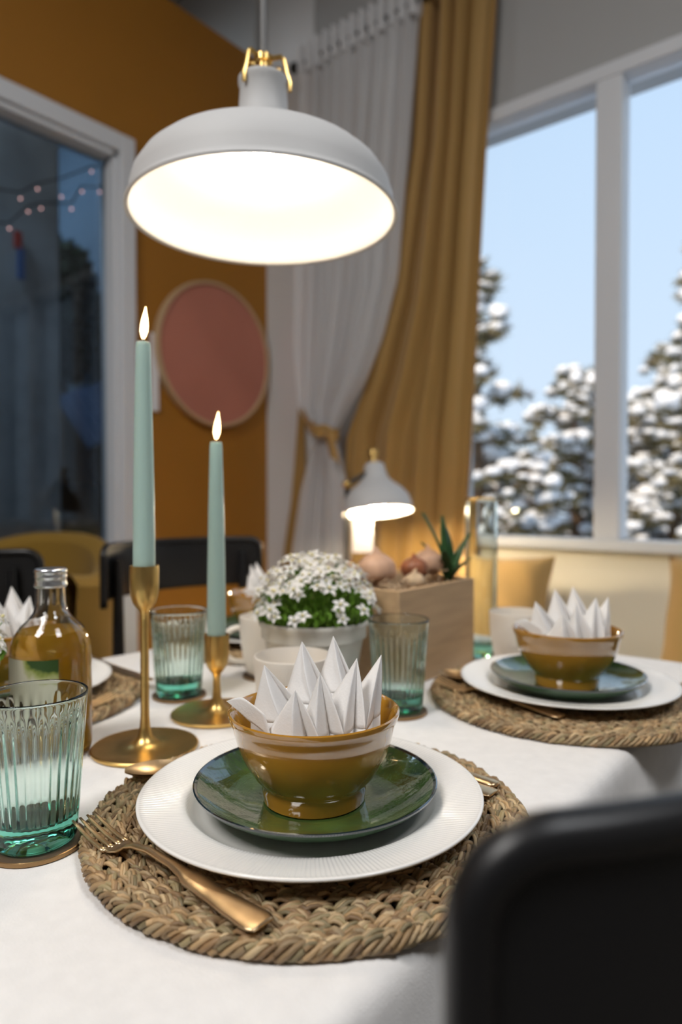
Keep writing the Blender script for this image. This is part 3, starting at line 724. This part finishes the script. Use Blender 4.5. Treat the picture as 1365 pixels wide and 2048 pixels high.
# ------------------------------------------------------------------ candlesticks and candles
def stick(x, y, hh, label):
    pr = [(0, .0), (.055, 0), (.0585, .001), (.0590, .0032), (.0575, .0045), (.053, .0040), (.044, .0030), (.032, .0030), (.020, .0046), (.0125, .0085), (.0080, .0150), (.0058, .024), (.0048, .036), (.0046, hh-.064), (.0047, hh-.056), (.0060, hh-.051), (.0092, hh-.047), (.0125, hh-.042), (.0150, hh-.034), (.0160, hh-.025), (.0162, hh-.018), (.0163, hh-.004), (.0160, hh), (.0145, hh), (.0140, hh-.003), (.0135, hh-.020), (0, hh-.022)]
    b = MB(); b.lathe(pr, 72); o = b.build('candlestick', M_brass, loc=(x, y, .7505), angle=40); return tag(o, label, 'candlestick')
stick(-.655, .452, .206, 'tall slender brass candlestick with a wide dish base')
stick(-.686, .583, .105, 'short brass candlestick behind and right of the tall one')
def candle(x, y, z, lean, label):
    t = thing('taper_candle', label, 'candle', (x, y, z))
    t.rotation_euler = (lean[0], lean[1], 0)
    L = .270
    b = MB(); b.lathe([(0, 0), (.0115, 0), (.0122, .002), (.0122, .03), (.0116, .10), (.0102, .18), (.0086, .245), (.0080, L-.004), (.0072, L), (.006, L-.0005), (0, L-.003)], 40); b.build('wax', M_wax, t, angle=40)
    b = MB(); b.tube([(0, 0, L-.004), (.0004, 0, L+.004), (.0012, 0, L+.010)], .0009, 6); b.build('wick', M_wick, t)
    fp = [(0, L+.002), (.0026, L+.006), (.0044, L+.012), (.0043, L+.019), (.0032, L+.027), (.0018, L+.033), (.0005, L+.039), (0, L+.0395)]
    b = MB(); b.lathe(fp, 20); b.v = [(X+.08*(Z-L)*cos(YAW), Y+.08*(Z-L)*sin(YAW), Z) for X, Y, Z in b.v]; fo = b.build('flame', M_flame, t, angle=0)
    b = MB(); b.lathe([(r*.62, L+.008+(z_-L)*.72) for r, z_ in fp], 16); b.v = [(X+.08*(Z-L)*cos(YAW), Y+.08*(Z-L)*sin(YAW), Z) for X, Y, Z in b.v]
    for i, q in enumerate(b.v): pass
candle(-.655, .452, .936, (0, 0), 'tall sage green taper candle burning in the tall candlestick')
candle(-.686, .583, .835, (0, 0), 'sage green taper candle burning in the short candlestick')

# ------------------------------------------------------------------ tumblers on coasters
def tumbler():
    H = .120; b = MB(); NF = 30
    outp = [(.0, .0), (.026, 0), (.030, .0012), (.0318, .004), (.0322, .012)]
    for k in range(1, 13): u = k/12; outp.append((.0322+(.0400-.0322)*u, .012+(.116-.012)*u))
    outp += [(.0403, .118), (.0402, .1195), (.0395, .120), (.0388, .1193), (.0386, .1165)]
    no = len(outp); inn = []
    for k in range(14): u = k/13; inn.append((.0382-(.0382-.0290)*u, .112-(.112-.0225)*u))
    inn += [(.0270, .0195), (.020, .0182), (0, .0178)]
    def rib(a, j, r, z):
        if j >= no and r > .001 and z > .013: 
            k = sm(.106, .096, z)
            return (.00075*k*cos(NF*a)*1.0-.0005*k, 0)
        if 4 <= j < no and z < .100: return (-.00045*abs(sin(NF*a/2))*sm(.104, .094, z)*sm(.012, .02, z), 0)
        return (0, 0)
    b.lathe(outp+inn, NF*8, rib=rib); return b
tp = tumbler().build('ribbed_tumbler', M_tum, loc=(-.54, .269, .7545), angle=0)
tag(tp, 'pale green ribbed glass tumbler nearest the camera at the left edge', 'glass', 'ribbed green tumblers')
for x, y, l in [(-.790, .602, 'pale green ribbed tumbler between the two candlesticks'), (-.508, .741, 'pale green ribbed tumbler in front of the wooden box'), ]:
    dup(tp, (x, y, .7545), .4, l)
def coaster(x, y, label):
    t = thing('coaster', label, 'coaster', (x, y, .7505), 0, 'round brown coasters')
    b = MB(); b.lathe([(0, 0), (.0370, 0), (.0370, .0036), (0, .0038)], 64); b.build('pad', M_coast, t)
    b = MB(); b.lathe([(.0370, 0), (.0378, .0004), (.0378, .0034), (.0370, .0038)], 64, True); b.build('edging', M_copper, t)
coaster(-.54, .269, 'brown coaster with copper edge under the nearest tumbler')
coaster(-.792, .604, 'brown coaster under the tumbler between the candlesticks')
coaster(-.508, .741, 'brown coaster under the tumbler in front of the wooden box')
coaster(-.775, .761, 'brown coaster under the mug left of the flower pot')

# ------------------------------------------------------------------ mugs
def mug(x, y, z, r, h, ha, label, ribs=True, hl=1):
    t = thing('mug', label, 'mug', (x, y, z), 0, 'cream mugs')
    rr = r; pr = [(0, 0), (rr*.62, 0), (rr*.70, .002), (rr*.78, .010), (rr*.86, .028), (rr*.93, .050), (rr*.97, h-.022), (rr*.985, h-.012), (rr, h-.003), (rr*.995, h-.0005), (rr*.965, h), (rr*.945, h-.003), (rr*.93, h-.02), (rr*.88, .05), (rr*.80, .028), (rr*.66, .010), (0, .007)]
    b = MB(); b.lathe(pr, 320, rib=(lambda a, j, q, z_: (.0005*cos(80*a), 0) if 3 <= j <= 6 and ribs else (0, 0))); b.build('body', M_mug, t, angle=40)
    d = Vector((cos(ha), sin(ha), 0)); b = MB(); pts = []
    for k in range(15):
        a = PI*(k/14)-PI/2
        pts.append(d*(rr*.90+.030*hl*max(0, cos(a))**.8)+Vector((0, 0, h*.50+h*.30*sin(a))))
    pts[0] -= d*.004; pts[-1] += d*.0
    b.tube(pts, [.0050]*15, 10, flat=1.0); b.build('handle', M_mug, t)
mug(-.564, .598, .7505, .047, .093, YAW+.05, 'cream ribbed mug in front of the flower pot, handle to the right')
mug(-.775, .761, .755, .043, .092, YAW+PI+.1, 'cream mug left of the flower pot, handle to the left')
mug(-.497, 1.077, .7505, .046, .092, YAW+1.9, 'pale pinkish mug behind the right rear bowl')

# ------------------------------------------------------------------ bottle
bt = thing('glass_bottle', 'clear glass bottle of golden drink with silver screw cap', 'bottle', (-.722, .378, .7505), YAW)
bo = [(0, .004), (.030, .002), (.037, .0), (.0405, .003), (.0420, .010), (.0420, .014), (.0420, .108), (.0420, .112), (.0410, .122), (.0375, .133), (.0310, .142), (.0235, .149), (.0185, .156), (.0160, .165), (.0155, .185), (.0152, .200)]
bi = [(.0128, .200), (.0130, .185), (.0135, .166), (.0160, .158), (.0210, .151), (.0290, .143), (.0350, .134), (.0385, .123), (.0395, .112), (.0395, .108), (.0395, .016), (.0395, .012), (.036, .008), (0, .009)]
b = MB(); b.lathe(bo+bi, 72); b.build('glass', M_clear, bt, angle=60)
li = [(0, .0088), (.036, .0078), (.0399, .0125), (.0399, .016), (.0399, .108), (.0399, .112), (.0389, .1228), (.0356, .1335), (.0338, .1365), (.030, .1365), (0, .1365)]
b = MB(); b.lathe(li, 72); b.build('drink', M_liquid, bt, angle=50)
b = MB(); b.lathe([(0, .2045), (.0160, .2045), (.0172, .2030), (.0174, .2005), (.0166, .1990), (.0170, .1965), (.0172, .1955), (.0165, .1940), (.0166, .1895), (.0174, .1870), (.0172, .1850), (.0160, .1838), (.0157, .1845)], 64); b.build('screw_cap', M_alu, bt, angle=60)
b = MB(); b.grid(lambda u, v: (.0423*cos(-2.75+1.75*u), .0423*sin(-2.75+1.75*u), .030+.082*v), 30, 4); b.build('label', M_label, bt, angle=0)

# ------------------------------------------------------------------ potted white flowers
def flower_mesh():
    b = MB()
    for k in range(5):
        a = 2*PI*k/5; d = Vector((cos(a), sin(a), 0)); n = Vector((-sin(a), cos(a), 0))
        L = .0088
        pts = [d*.0010, d*.0042+n*.0026+Vector((0, 0, .0012)), d*.0066+n*.0018+Vector((0, 0, .0008)), d*L+Vector((0, 0, -.0006)), d*.0066-n*.0018+Vector((0, 0, .0008)), d*.0042-n*.0026+Vector((0, 0, .0012)), d*.0045+Vector((0, 0, .0003))]
        b.add(pts, [(0, 1, 6), (1, 2, 6), (2, 3, 6), (3, 4, 6), (4, 5, 6), (5, 0, 6)])
    return b
FM = flower_mesh().build('flower', M_petal, angle=0); FMd = FM.data; bpy.data.objects.remove(FM)
pb = MB(); pb.ball((0, 0, .0014), .0015, n=6, m=4); PO = pb.build('pistil', M_pist); POd = PO.data; bpy.data.objects.remove(PO)
def plant(x, y, label, nf, seed, extra=()):
    rnd = random.Random(seed)
    t = thing('potted_plant', label, 'plant', (x, y, .7505))
    pr = [(0, 0), (.052, 0), (.055, .003), (.060, .03), (.0665, .068), (.070, .086), (.0735, .088), (.0740, .091), (.0745, .102), (.0775, .106), (.0785, .110), (.0775, .113), (.0755, .1125), (.0735, .108), (.071, .098), (0, .094)]
    b = MB(); b.lathe(pr, 80); b.build('pot', M_pot, t, angle=50)
    b = MB(); b.lathe([(.070, .0985), (.05, .1025), (0, .104)], 32); b.build('soil', M_soil, t)
    b = MB()
    for k in range(2600):
        a = rnd.uniform(0, 2*PI); r = .082*math.sqrt(rnd.random()); top = .110+.060*max(0, 1-(r/.095)**2)*1.3
        z = rnd.uniform(.102, top) if r < .068 else rnd.uniform(.116, max(.119, top))
        p = Vector((r*cos(a), r*sin(a), z)); d = Vector((cos(a)*.5*r/.08+rnd.gauss(0, .35), sin(a)*.5*r/.08+rnd.gauss(0, .35), 1)).normalized()
        L = rnd.uniform(.006, .014); n = d.cross(Vector((rnd.gauss(0, 1), rnd.gauss(0, 1), .1))).normalized()*L*.22
        b.add([p-d*L*.5, p+n, p+d*L*.5, p-n], [(0, 1, 2, 3)])
    for k in range(120):
        a = rnd.uniform(0, 2*PI); r = .070*math.sqrt(rnd.random()); q = Vector((r*cos(a), r*sin(a), 0))
        b.tube([q*.6+Vector((0, 0, .10)), q*.9+Vector((0, 0, .13)), q*1.15+Vector((0, 0, .150+.02*(1-r/.07)))], .0006, 4)
    o = b.build('foliage', M_leaf, t, smooth=False); o['kind'] = 'stuff'
    for k in range(nf):
        a = rnd.uniform(0, 2*PI); q = rnd.random(); r = .092*math.sqrt(q)
        z = .126+.074*max(0, 1-(r/.098)**2.2)+rnd.uniform(-.012, .010)
        if r > .074 and rnd.random() < .4: z -= rnd.uniform(0, .018)
        z = max(z, .118)
        fo = bpy.data.objects.new('flower', FMd); C.objects.link(fo); fo.parent = t
        fo.location = (r*cos(a), r*sin(a), z); tl = .25+.9*(r/.09)
        fo.rotation_euler = Vector((cos(a)*tl*.8+rnd.gauss(0, .25), sin(a)*tl*.8+rnd.gauss(0, .25), 1)).to_track_quat('Z', 'Y').to_euler()
        s_ = rnd.uniform(1.1, 1.6); fo.scale = (s_, s_, s_)
        po = bpy.data.objects.new('pistil', POd); C.objects.link(po); po.parent = fo
    return t
plant(-.638, .720, 'cream pot of small white star flowers beside the wooden box', 170, 3)
p2 = plant(-.764, .256, 'cream pot of white flowers mostly beyond the left edge', 80, 5)

# ------------------------------------------------------------------ wooden box with bulbs
BX0, BX1, BY0, BY1, BZ = -.735, -.562, .822, 1.048, .146
bxx, byy = (BX0+BX1)/2, (BY0+BY1)/2
bx = thing('wooden_box', 'pale plywood box filled with bulbs and wood wool', 'box', (bxx, byy, .7505))
hw, hl_ = (BX1-BX0)/2, (BY1-BY0)/2
def pan(x0, x1, y0, y1, z0, z1, n='side_panel'):
    b = MB(); b.box(x0, x1, y0, y1, z0, z1); b.build(n, M_wood, bx, smooth=False, bevel=.001)
pan(hw-.010, hw, -hl_, hl_, 0, BZ); pan(-hw, -hw+.010, -hl_, hl_, 0, BZ)
pan(-hw+.010, hw-.010, -hl_, -hl_+.010, 0, BZ); pan(-hw+.010, hw-.010, hl_-.010, hl_, 0, BZ); pan(-hw+.010, hw-.010, -hl_+.010, hl_-.010, 0, .008, 'base_panel')
b = MB(); rnd = random.Random(11)
for k in range(520):
    x = rnd.uniform(-hw+.016, hw-.016); y = rnd.uniform(-hl_+.016, hl_-.016); z = .125+rnd.uniform(0, .035)
    if k < 160: z = rnd.uniform(.03, .12)
    a = rnd.uniform(0, 6.28); L = .012; pts = []
    for q in range(5):
        a += rnd.uniform(-1, 1); x = max(-hw+.014, min(hw-.014, x+cos(a)*L*.6)); y = max(-hl_+.014, min(hl_-.014, y+sin(a)*L*.6)); z += rnd.uniform(-.005, .005); pts.append((x, y, z))
    b.tube(pts, .0008, 4)
o = tag(b.build('wood_wool', M_shav, loc=(bxx, byy, .7505)), 'curly pale wood wool filling the wooden box', 'wood wool', kind='stuff')
def bulb(x, y, z, r, m, label, sc=(1, 1, .86)):
    t = thing('flower_bulb', label, 'bulb', (x, y, z), random.uniform(0, 6))
    b = MB(); b.ball((0, 0, 0), r, sc, 20, 14, .08); b.build('skin', m, t, angle=0)
    b = MB(); b.tube([(0, 0, r*.78), (.001, 0, r*.98), (.003, .001, r*1.2)], [r*.30, r*.16, r*.05], 8); b.build('tip', m, t)
Z0 = .750+BZ+.012
bulb(-.640, .872, Z0+.012, .031, M_onion, 'large pale pink bulb at the front of the wooden box')
bulb(-.612, .937, Z0+.010, .022, M_onion2, 'rust red bulb right of the large pale one')
bulb(-.615, .985, Z0+.016, .026, M_onion, 'pinkish brown bulb in the rear of the wooden box')
bulb(-.690, .868, Z0+.003, .019, M_onion2, 'orange brown bulb at the left of the wooden box')
bulb(-.680, .925, Z0+.012, .019, M_onion2, 'small rust bulb in the middle of the wooden box')
bulb(-.590, .905, Z0-.006, .017, M_shav, 'small straw coloured bulb near the box front edge', (1, 1, .8))
def sprout(x, y, z, leaves, label):
    t = thing('sprouting_plant', label, 'plant', (x, y, z))
    for a, L, lean, wd in leaves:
        b = MB(); d = Vector((cos(a), sin(a), 0)); n = Vector((-sin(a), cos(a), 0))
        def fn(u, v):
            wv = wd*(sin(PI*(u*.93+.05)))**.8; p = d*(lean*u**1.6*L)+Vector((0, 0, L*u*(1-.15*lean*u)))
            return p+n*((v-.5)*2*wv)+d*(-.35*wd*(1-(2*v-1)**2))
        b.grid(fn, 14, 4); o = b.build('leaf', M_leafd, t, angle=0)
        s_ = o.modifiers.new('thickness', 'SOLIDIFY'); s_.thickness = .0008
sprout(-.592, 1.012, .885, [(YAW+3.0, .130, .35, .013), (YAW+.3, .095, .45, .013), (YAW+1.6, .10, .2, .012), (YAW-.9, .06, .9, .008), (YAW+PI-.3, .08, .6, .010), (YAW+2.3, .12, .12, .012), (YAW+.9, .075, .7, .011), (YAW-1.9, .07, .6, .010)], 'dark green sprouting leaves at the right end of the wooden box')
sprout(-.715, .852, .885, [(YAW+3.0, .062, .45, .007), (YAW+.1, .055, .25, .008)], 'two dark green leaf tips at the left corner of the wooden box')

# ------------------------------------------------------------------ tall glass vase, plus slim glass
b = MB(); b.lathe([(0, 0), (.026, 0), (.0285, .004), (.0285, .010), (.0285, .274), (.0285, .28), (.0275, .284), (.0262, .284), (.0255, .28), (.0255, .274), (.0255, .030), (.0255, .024), (.022, .020), (0, .019)], 48)
tag(b.build('tall_glass_vase', M_vase, loc=(-.583, 1.114, .7505), angle=50), 'tall slim green tinted glass vase behind the wooden box', 'vase')

# ------------------------------------------------------------------ chairs
def chair(cx, cy, rz, label, m=M_black):
    """seat faces +X local; back plate is an arc bulging to -X, plate top at z .935"""
    t = thing('dining_chair', label, 'chair', (cx, cy, 0), rz, 'black dining chairs')
    R, half = .311, math.radians(45)
    b = MB(); n = 40; th = .0038
    def pt(phi, rr, z): return (R-.0-rr*cos(phi)-.22-.091+.0, rr*sin(phi), z)
    # outline of plate in (phi, z) with rounded corners; cross-section rounded at top and bottom
    z0, z1 = .812, .929
    secs = []
    for i in range(n+1):
        ph = -half*cos(PI*i/n); e = (half-abs(ph))*R
        k = min(1, e/.018); drop = .018*(1-math.sqrt(max(0, 1-(1-k)**2)))
        za, zb = z0+drop, z1-drop; sec = []
        for q in range(20):
            a = 2*PI*q/20; sx = cos(a); sz = sin(a)
            ex = th*(1 if sx > 0 else -1)*abs(sx)**.55; zc = (za+zb)/2; hz = (zb-za)/2
            ez = (hz-th)*max(-1, min(1, sz*3)) + th*sz
            sec.append(pt(ph, R+th*sx, zc+ez))
        secs.append(sec)
    v = [p for s_ in secs for p in s_]; f = []
    for i in range(n):
        for q in range(20): f.append((i*20+q, i*20+(q+1) % 20, (i+1)*20+(q+1) % 20, (i+1)*20+q))
    f.append(tuple(range(19, -1, -1))); f.append(tuple(n*20+q for q in range(20)))
    b.add(v, f); b.build('backrest', m, t, angle=60)
    b = MB(); pts = []
    for q in range(6): pts.append(pt(-half, R, .800+.100*q/5))
    for q in range(1, 8):
        a = PI/2*q/8; pts.append(pt(-half+.026*(1-cos(a))/R, R, .9025+.026*sin(a)))
    for q in range(0, 41): pts.append(pt((-half+.026/R)*cos(PI*q/40), R, .9285))
    for q in range(7, 0, -1):
        a = PI/2*q/8; pts.append(pt(half-.026*(1-cos(a))/R, R, .9025+.026*sin(a)))
    for q in range(5, -1, -1): pts.append(pt(half, R, .800+.100*q/5))
    b.tube(pts, .0082, 14); b.build('bent_rail', m, t, angle=0)
    # seat
    b = MB(); prof_ = []
    def seat(u, a, z): 
        rx = .205; ry = .215; ex = .55
        c_, s_ = cos(a), sin(a)
        return (.02+u*rx*(abs(c_)**ex)*(1 if c_ > 0 else -1), u*ry*(abs(s_)**ex)*(1 if s_ > 0 else -1), z)
    N_ = 48; v = []; f = []
    rings = [(0, .438), (.6, .440), (.9, .448), (.98, .450), (1, .445), (1, .432), (.97, .428), (0, .428)]
    for u, z in rings:
        for k in range(N_): v.append(seat(max(u, .001), 2*PI*k/N_, z))
    for j in range(len(rings)-1):
        for k in range(N_): f.append((j*N_+k, j*N_+(k+1) % N_, (j+1)*N_+(k+1) % N_, (j+1)*N_+k))
    b.add(v, f); b.build('seat', m, t, angle=50)
    for sy in (-1, 1):
        b = MB(); x, y, _ = pt(sy*half*.80, R-.012, 0)
        b.tube([(x-.06, sy*.185, 0), (x-.01, sy*.185, .43), (x+.008, sy*.178, .65), (x+.004, y, .84), (x+.003, y, .90)], [.011, .014, .014, .011, .008], 12); b.build('leg', m, t)
        b = MB(); b.tube([(.20, sy*.185, 0), (.17, sy*.17, .43)], [.011, .014], 12); b.build('leg', m, t)
# nearest chair faces the table (-X): local +X -> world -X
chair(-.317, .399, PI, 'black curved back chair, blurred, nearest the camera at lower right')
chair(-1.075, 1.010, -.04, 'black chair with wide curved back behind the candles across the table')
chair(-1.075, .43, -.02, 'dark grey chair back at the left edge behind the bottle')
# mustard tub armchair
ar = thing('armchair', 'mustard upholstered tub armchair at the left edge before the window', 'armchair', (-2.02, .89, 0), YAW-.3)
b = MB()
def tub(u, v, rr, zt):
    a = PI*(-.08+1.16*u); rz_ = .52+(zt-.52)*v
    return ((rr+.03*v)*cos(a), (rr+.03*v)*sin(a)*.9, rz_-.10*v*abs(cos(a))**3)
b.grid(lambda u, v: tub(u, v, .33, .895), 40, 10); b.grid(lambda u, v: tub(1-u, v, .25, .895), 40, 10)
def toprim(u, v):
    p = Vector(tub(u, 1, .33, .895)); q = Vector(tub(u, 1, .25, .895)); return p.lerp(q, v)+Vector((0, 0, .03*sin(PI*v)))
b.grid(toprim, 40, 6); b.build('backrest', M_must, ar, angle=0)
b = MB(); b.lathe([(0, .20), (.30, .20), (.33, .25), (.33, .52), (.24, .54), (0, .50)], 40); b.build('seat', M_must, ar)
for sx in (-.2, .2):
    for sy in (-.2, .2):
        b = MB(); b.tube([(sx*1.1, sy*1.1, 0), (sx, sy, .21)], [.012, .018]); b.build('leg', M_blackwood, ar)
# orange wooden stool with a patterned box behind the far chair
st = thing('wooden_stool', 'orange stained wooden stool behind the far black chair', 'stool', (-1.50, 1.62, 0), .5)
b = MB(); b.box(-.24, .24, -.20, .20, .60, .64); b.build('seat', M_orange, st, smooth=False, bevel=.004)
for sx in (-1, 1):
    for sy in (-1, 1):
        b = MB(); b.tube([(sx*.22, sy*.18, 0), (sx*.18, sy*.15, .60)], .022, 8); b.build('leg', M_orange, st)
b = MB(); b.box(-.06, .06, -.05, .05, 0, .09)
tag(b.build('small_red_box', mat('red_patterned_card', (.5, .06, .05), .6, var=1, vscale=60, col2=(.7, .6, .55)), loc=(-1.40, 1.70, .64), rz=.6, smooth=False, bevel=.002), 'small red patterned box on the orange stool', 'box')

# ================================================================== OUTSIDE: snow and pines
b = MB(); b.grid(lambda u, v: (-12+26*u, 2.7+28*v, -1.4+.25*noise.noise(Vector((u*9, v*9, 0)))), 40, 40)
tag(b.build('snow_ground', M_snow), None, kind='structure')
def pine(px, py, ztop, seed, label, spread=1.0, dens=1.0):
    rnd = random.Random(seed); gx, gy = P(px, py)
    t = thing('snowy_pine', label, 'tree', (gx, gy, -1.4)); Hh = ztop+1.4
    b = MB(); b.tube([(0, 0, 0), (.03, 0, Hh*.5), (-.02, .02, Hh*.97)], [.13, .08, .015], 8); 
    nd = MB(); sn = MB()
    nb = int(74*dens)
    for k in range(nb):
        u = (k+rnd.random())/nb; z = Hh*(.16+.82*u); L = spread*(1.45*(1-u)**.7+.14)*rnd.uniform(.65, 1.1); a = rnd.uniform(0, 2*PI)
        d = Vector((cos(a), sin(a), 0)); p0 = Vector((0, 0, z)); sag = rnd.uniform(-.05, .22)
        b.tube([p0, p0+d*L*.5+Vector((0, 0, sag*L*.5)), p0+d*L+Vector((0, 0, sag*L*.6))], [.022, .014, .006], 5)
        m_ = max(3, int(L/.11))
        for q in range(m_):
            s_ = .25+.75*(q+rnd.random()*.6)/m_; c = p0+d*L*s_+Vector((rnd.gauss(0, .07), rnd.gauss(0, .07), sag*L*.55*s_+rnd.gauss(0, .04)))
            rr = rnd.uniform(.085, .17)
            for w_ in range(46):
                e = Vector((rnd.gauss(0, 1), rnd.gauss(0, 1), rnd.gauss(.3, .8))).normalized(); q1 = c+e*rr*rnd.uniform(.5, 1.35)
                n_ = e.cross(Vector((rnd.gauss(0, 1), rnd.gauss(0, 1), 0.2))).normalized()*.018
                nd.add([c+e*rr*.1-n_, q1, c+e*rr*.1+n_], [(0, 1, 2)])
            if rnd.random() < .80:
                sn.ball((c.x, c.y, c.z+rr*.40), rr*rnd.uniform(.5, .95), (1, 1, rnd.uniform(.4, .65)), 8, 5, .5)
    b.build('trunk', M_bark, t); o = nd.build('needles', M_needle, t, smooth=False); o['kind'] = 'stuff'
    o = sn.build('snow_cover', M_snow, t, angle=0); o['kind'] = 'stuff'
pine(1.62, 8.2, 3.95, 21, 'tall thin snowy pine beside the ochre drape', .8, 1.1)
pine(3.62, 10.6, 3.15, 22, 'broad snowy pine left of the window mullion', 1.25, 1.4)
pine(5.15, 10.6, 3.45, 23, 'snowy pine in the right window pane', 1.3, 1.5)
pine(4.22, 8.0, 4.15, 24, 'snowy pine at the right edge reaching highest', .55)
pine(3.5, 14.6, 2.7, 25, 'low snowy pine behind the gap in the left pane', 1.4, 1.4)
pine(6.6, 15.5, 3.4, 26, 'distant snowy pine behind the right pane', 1.5, 1.3)
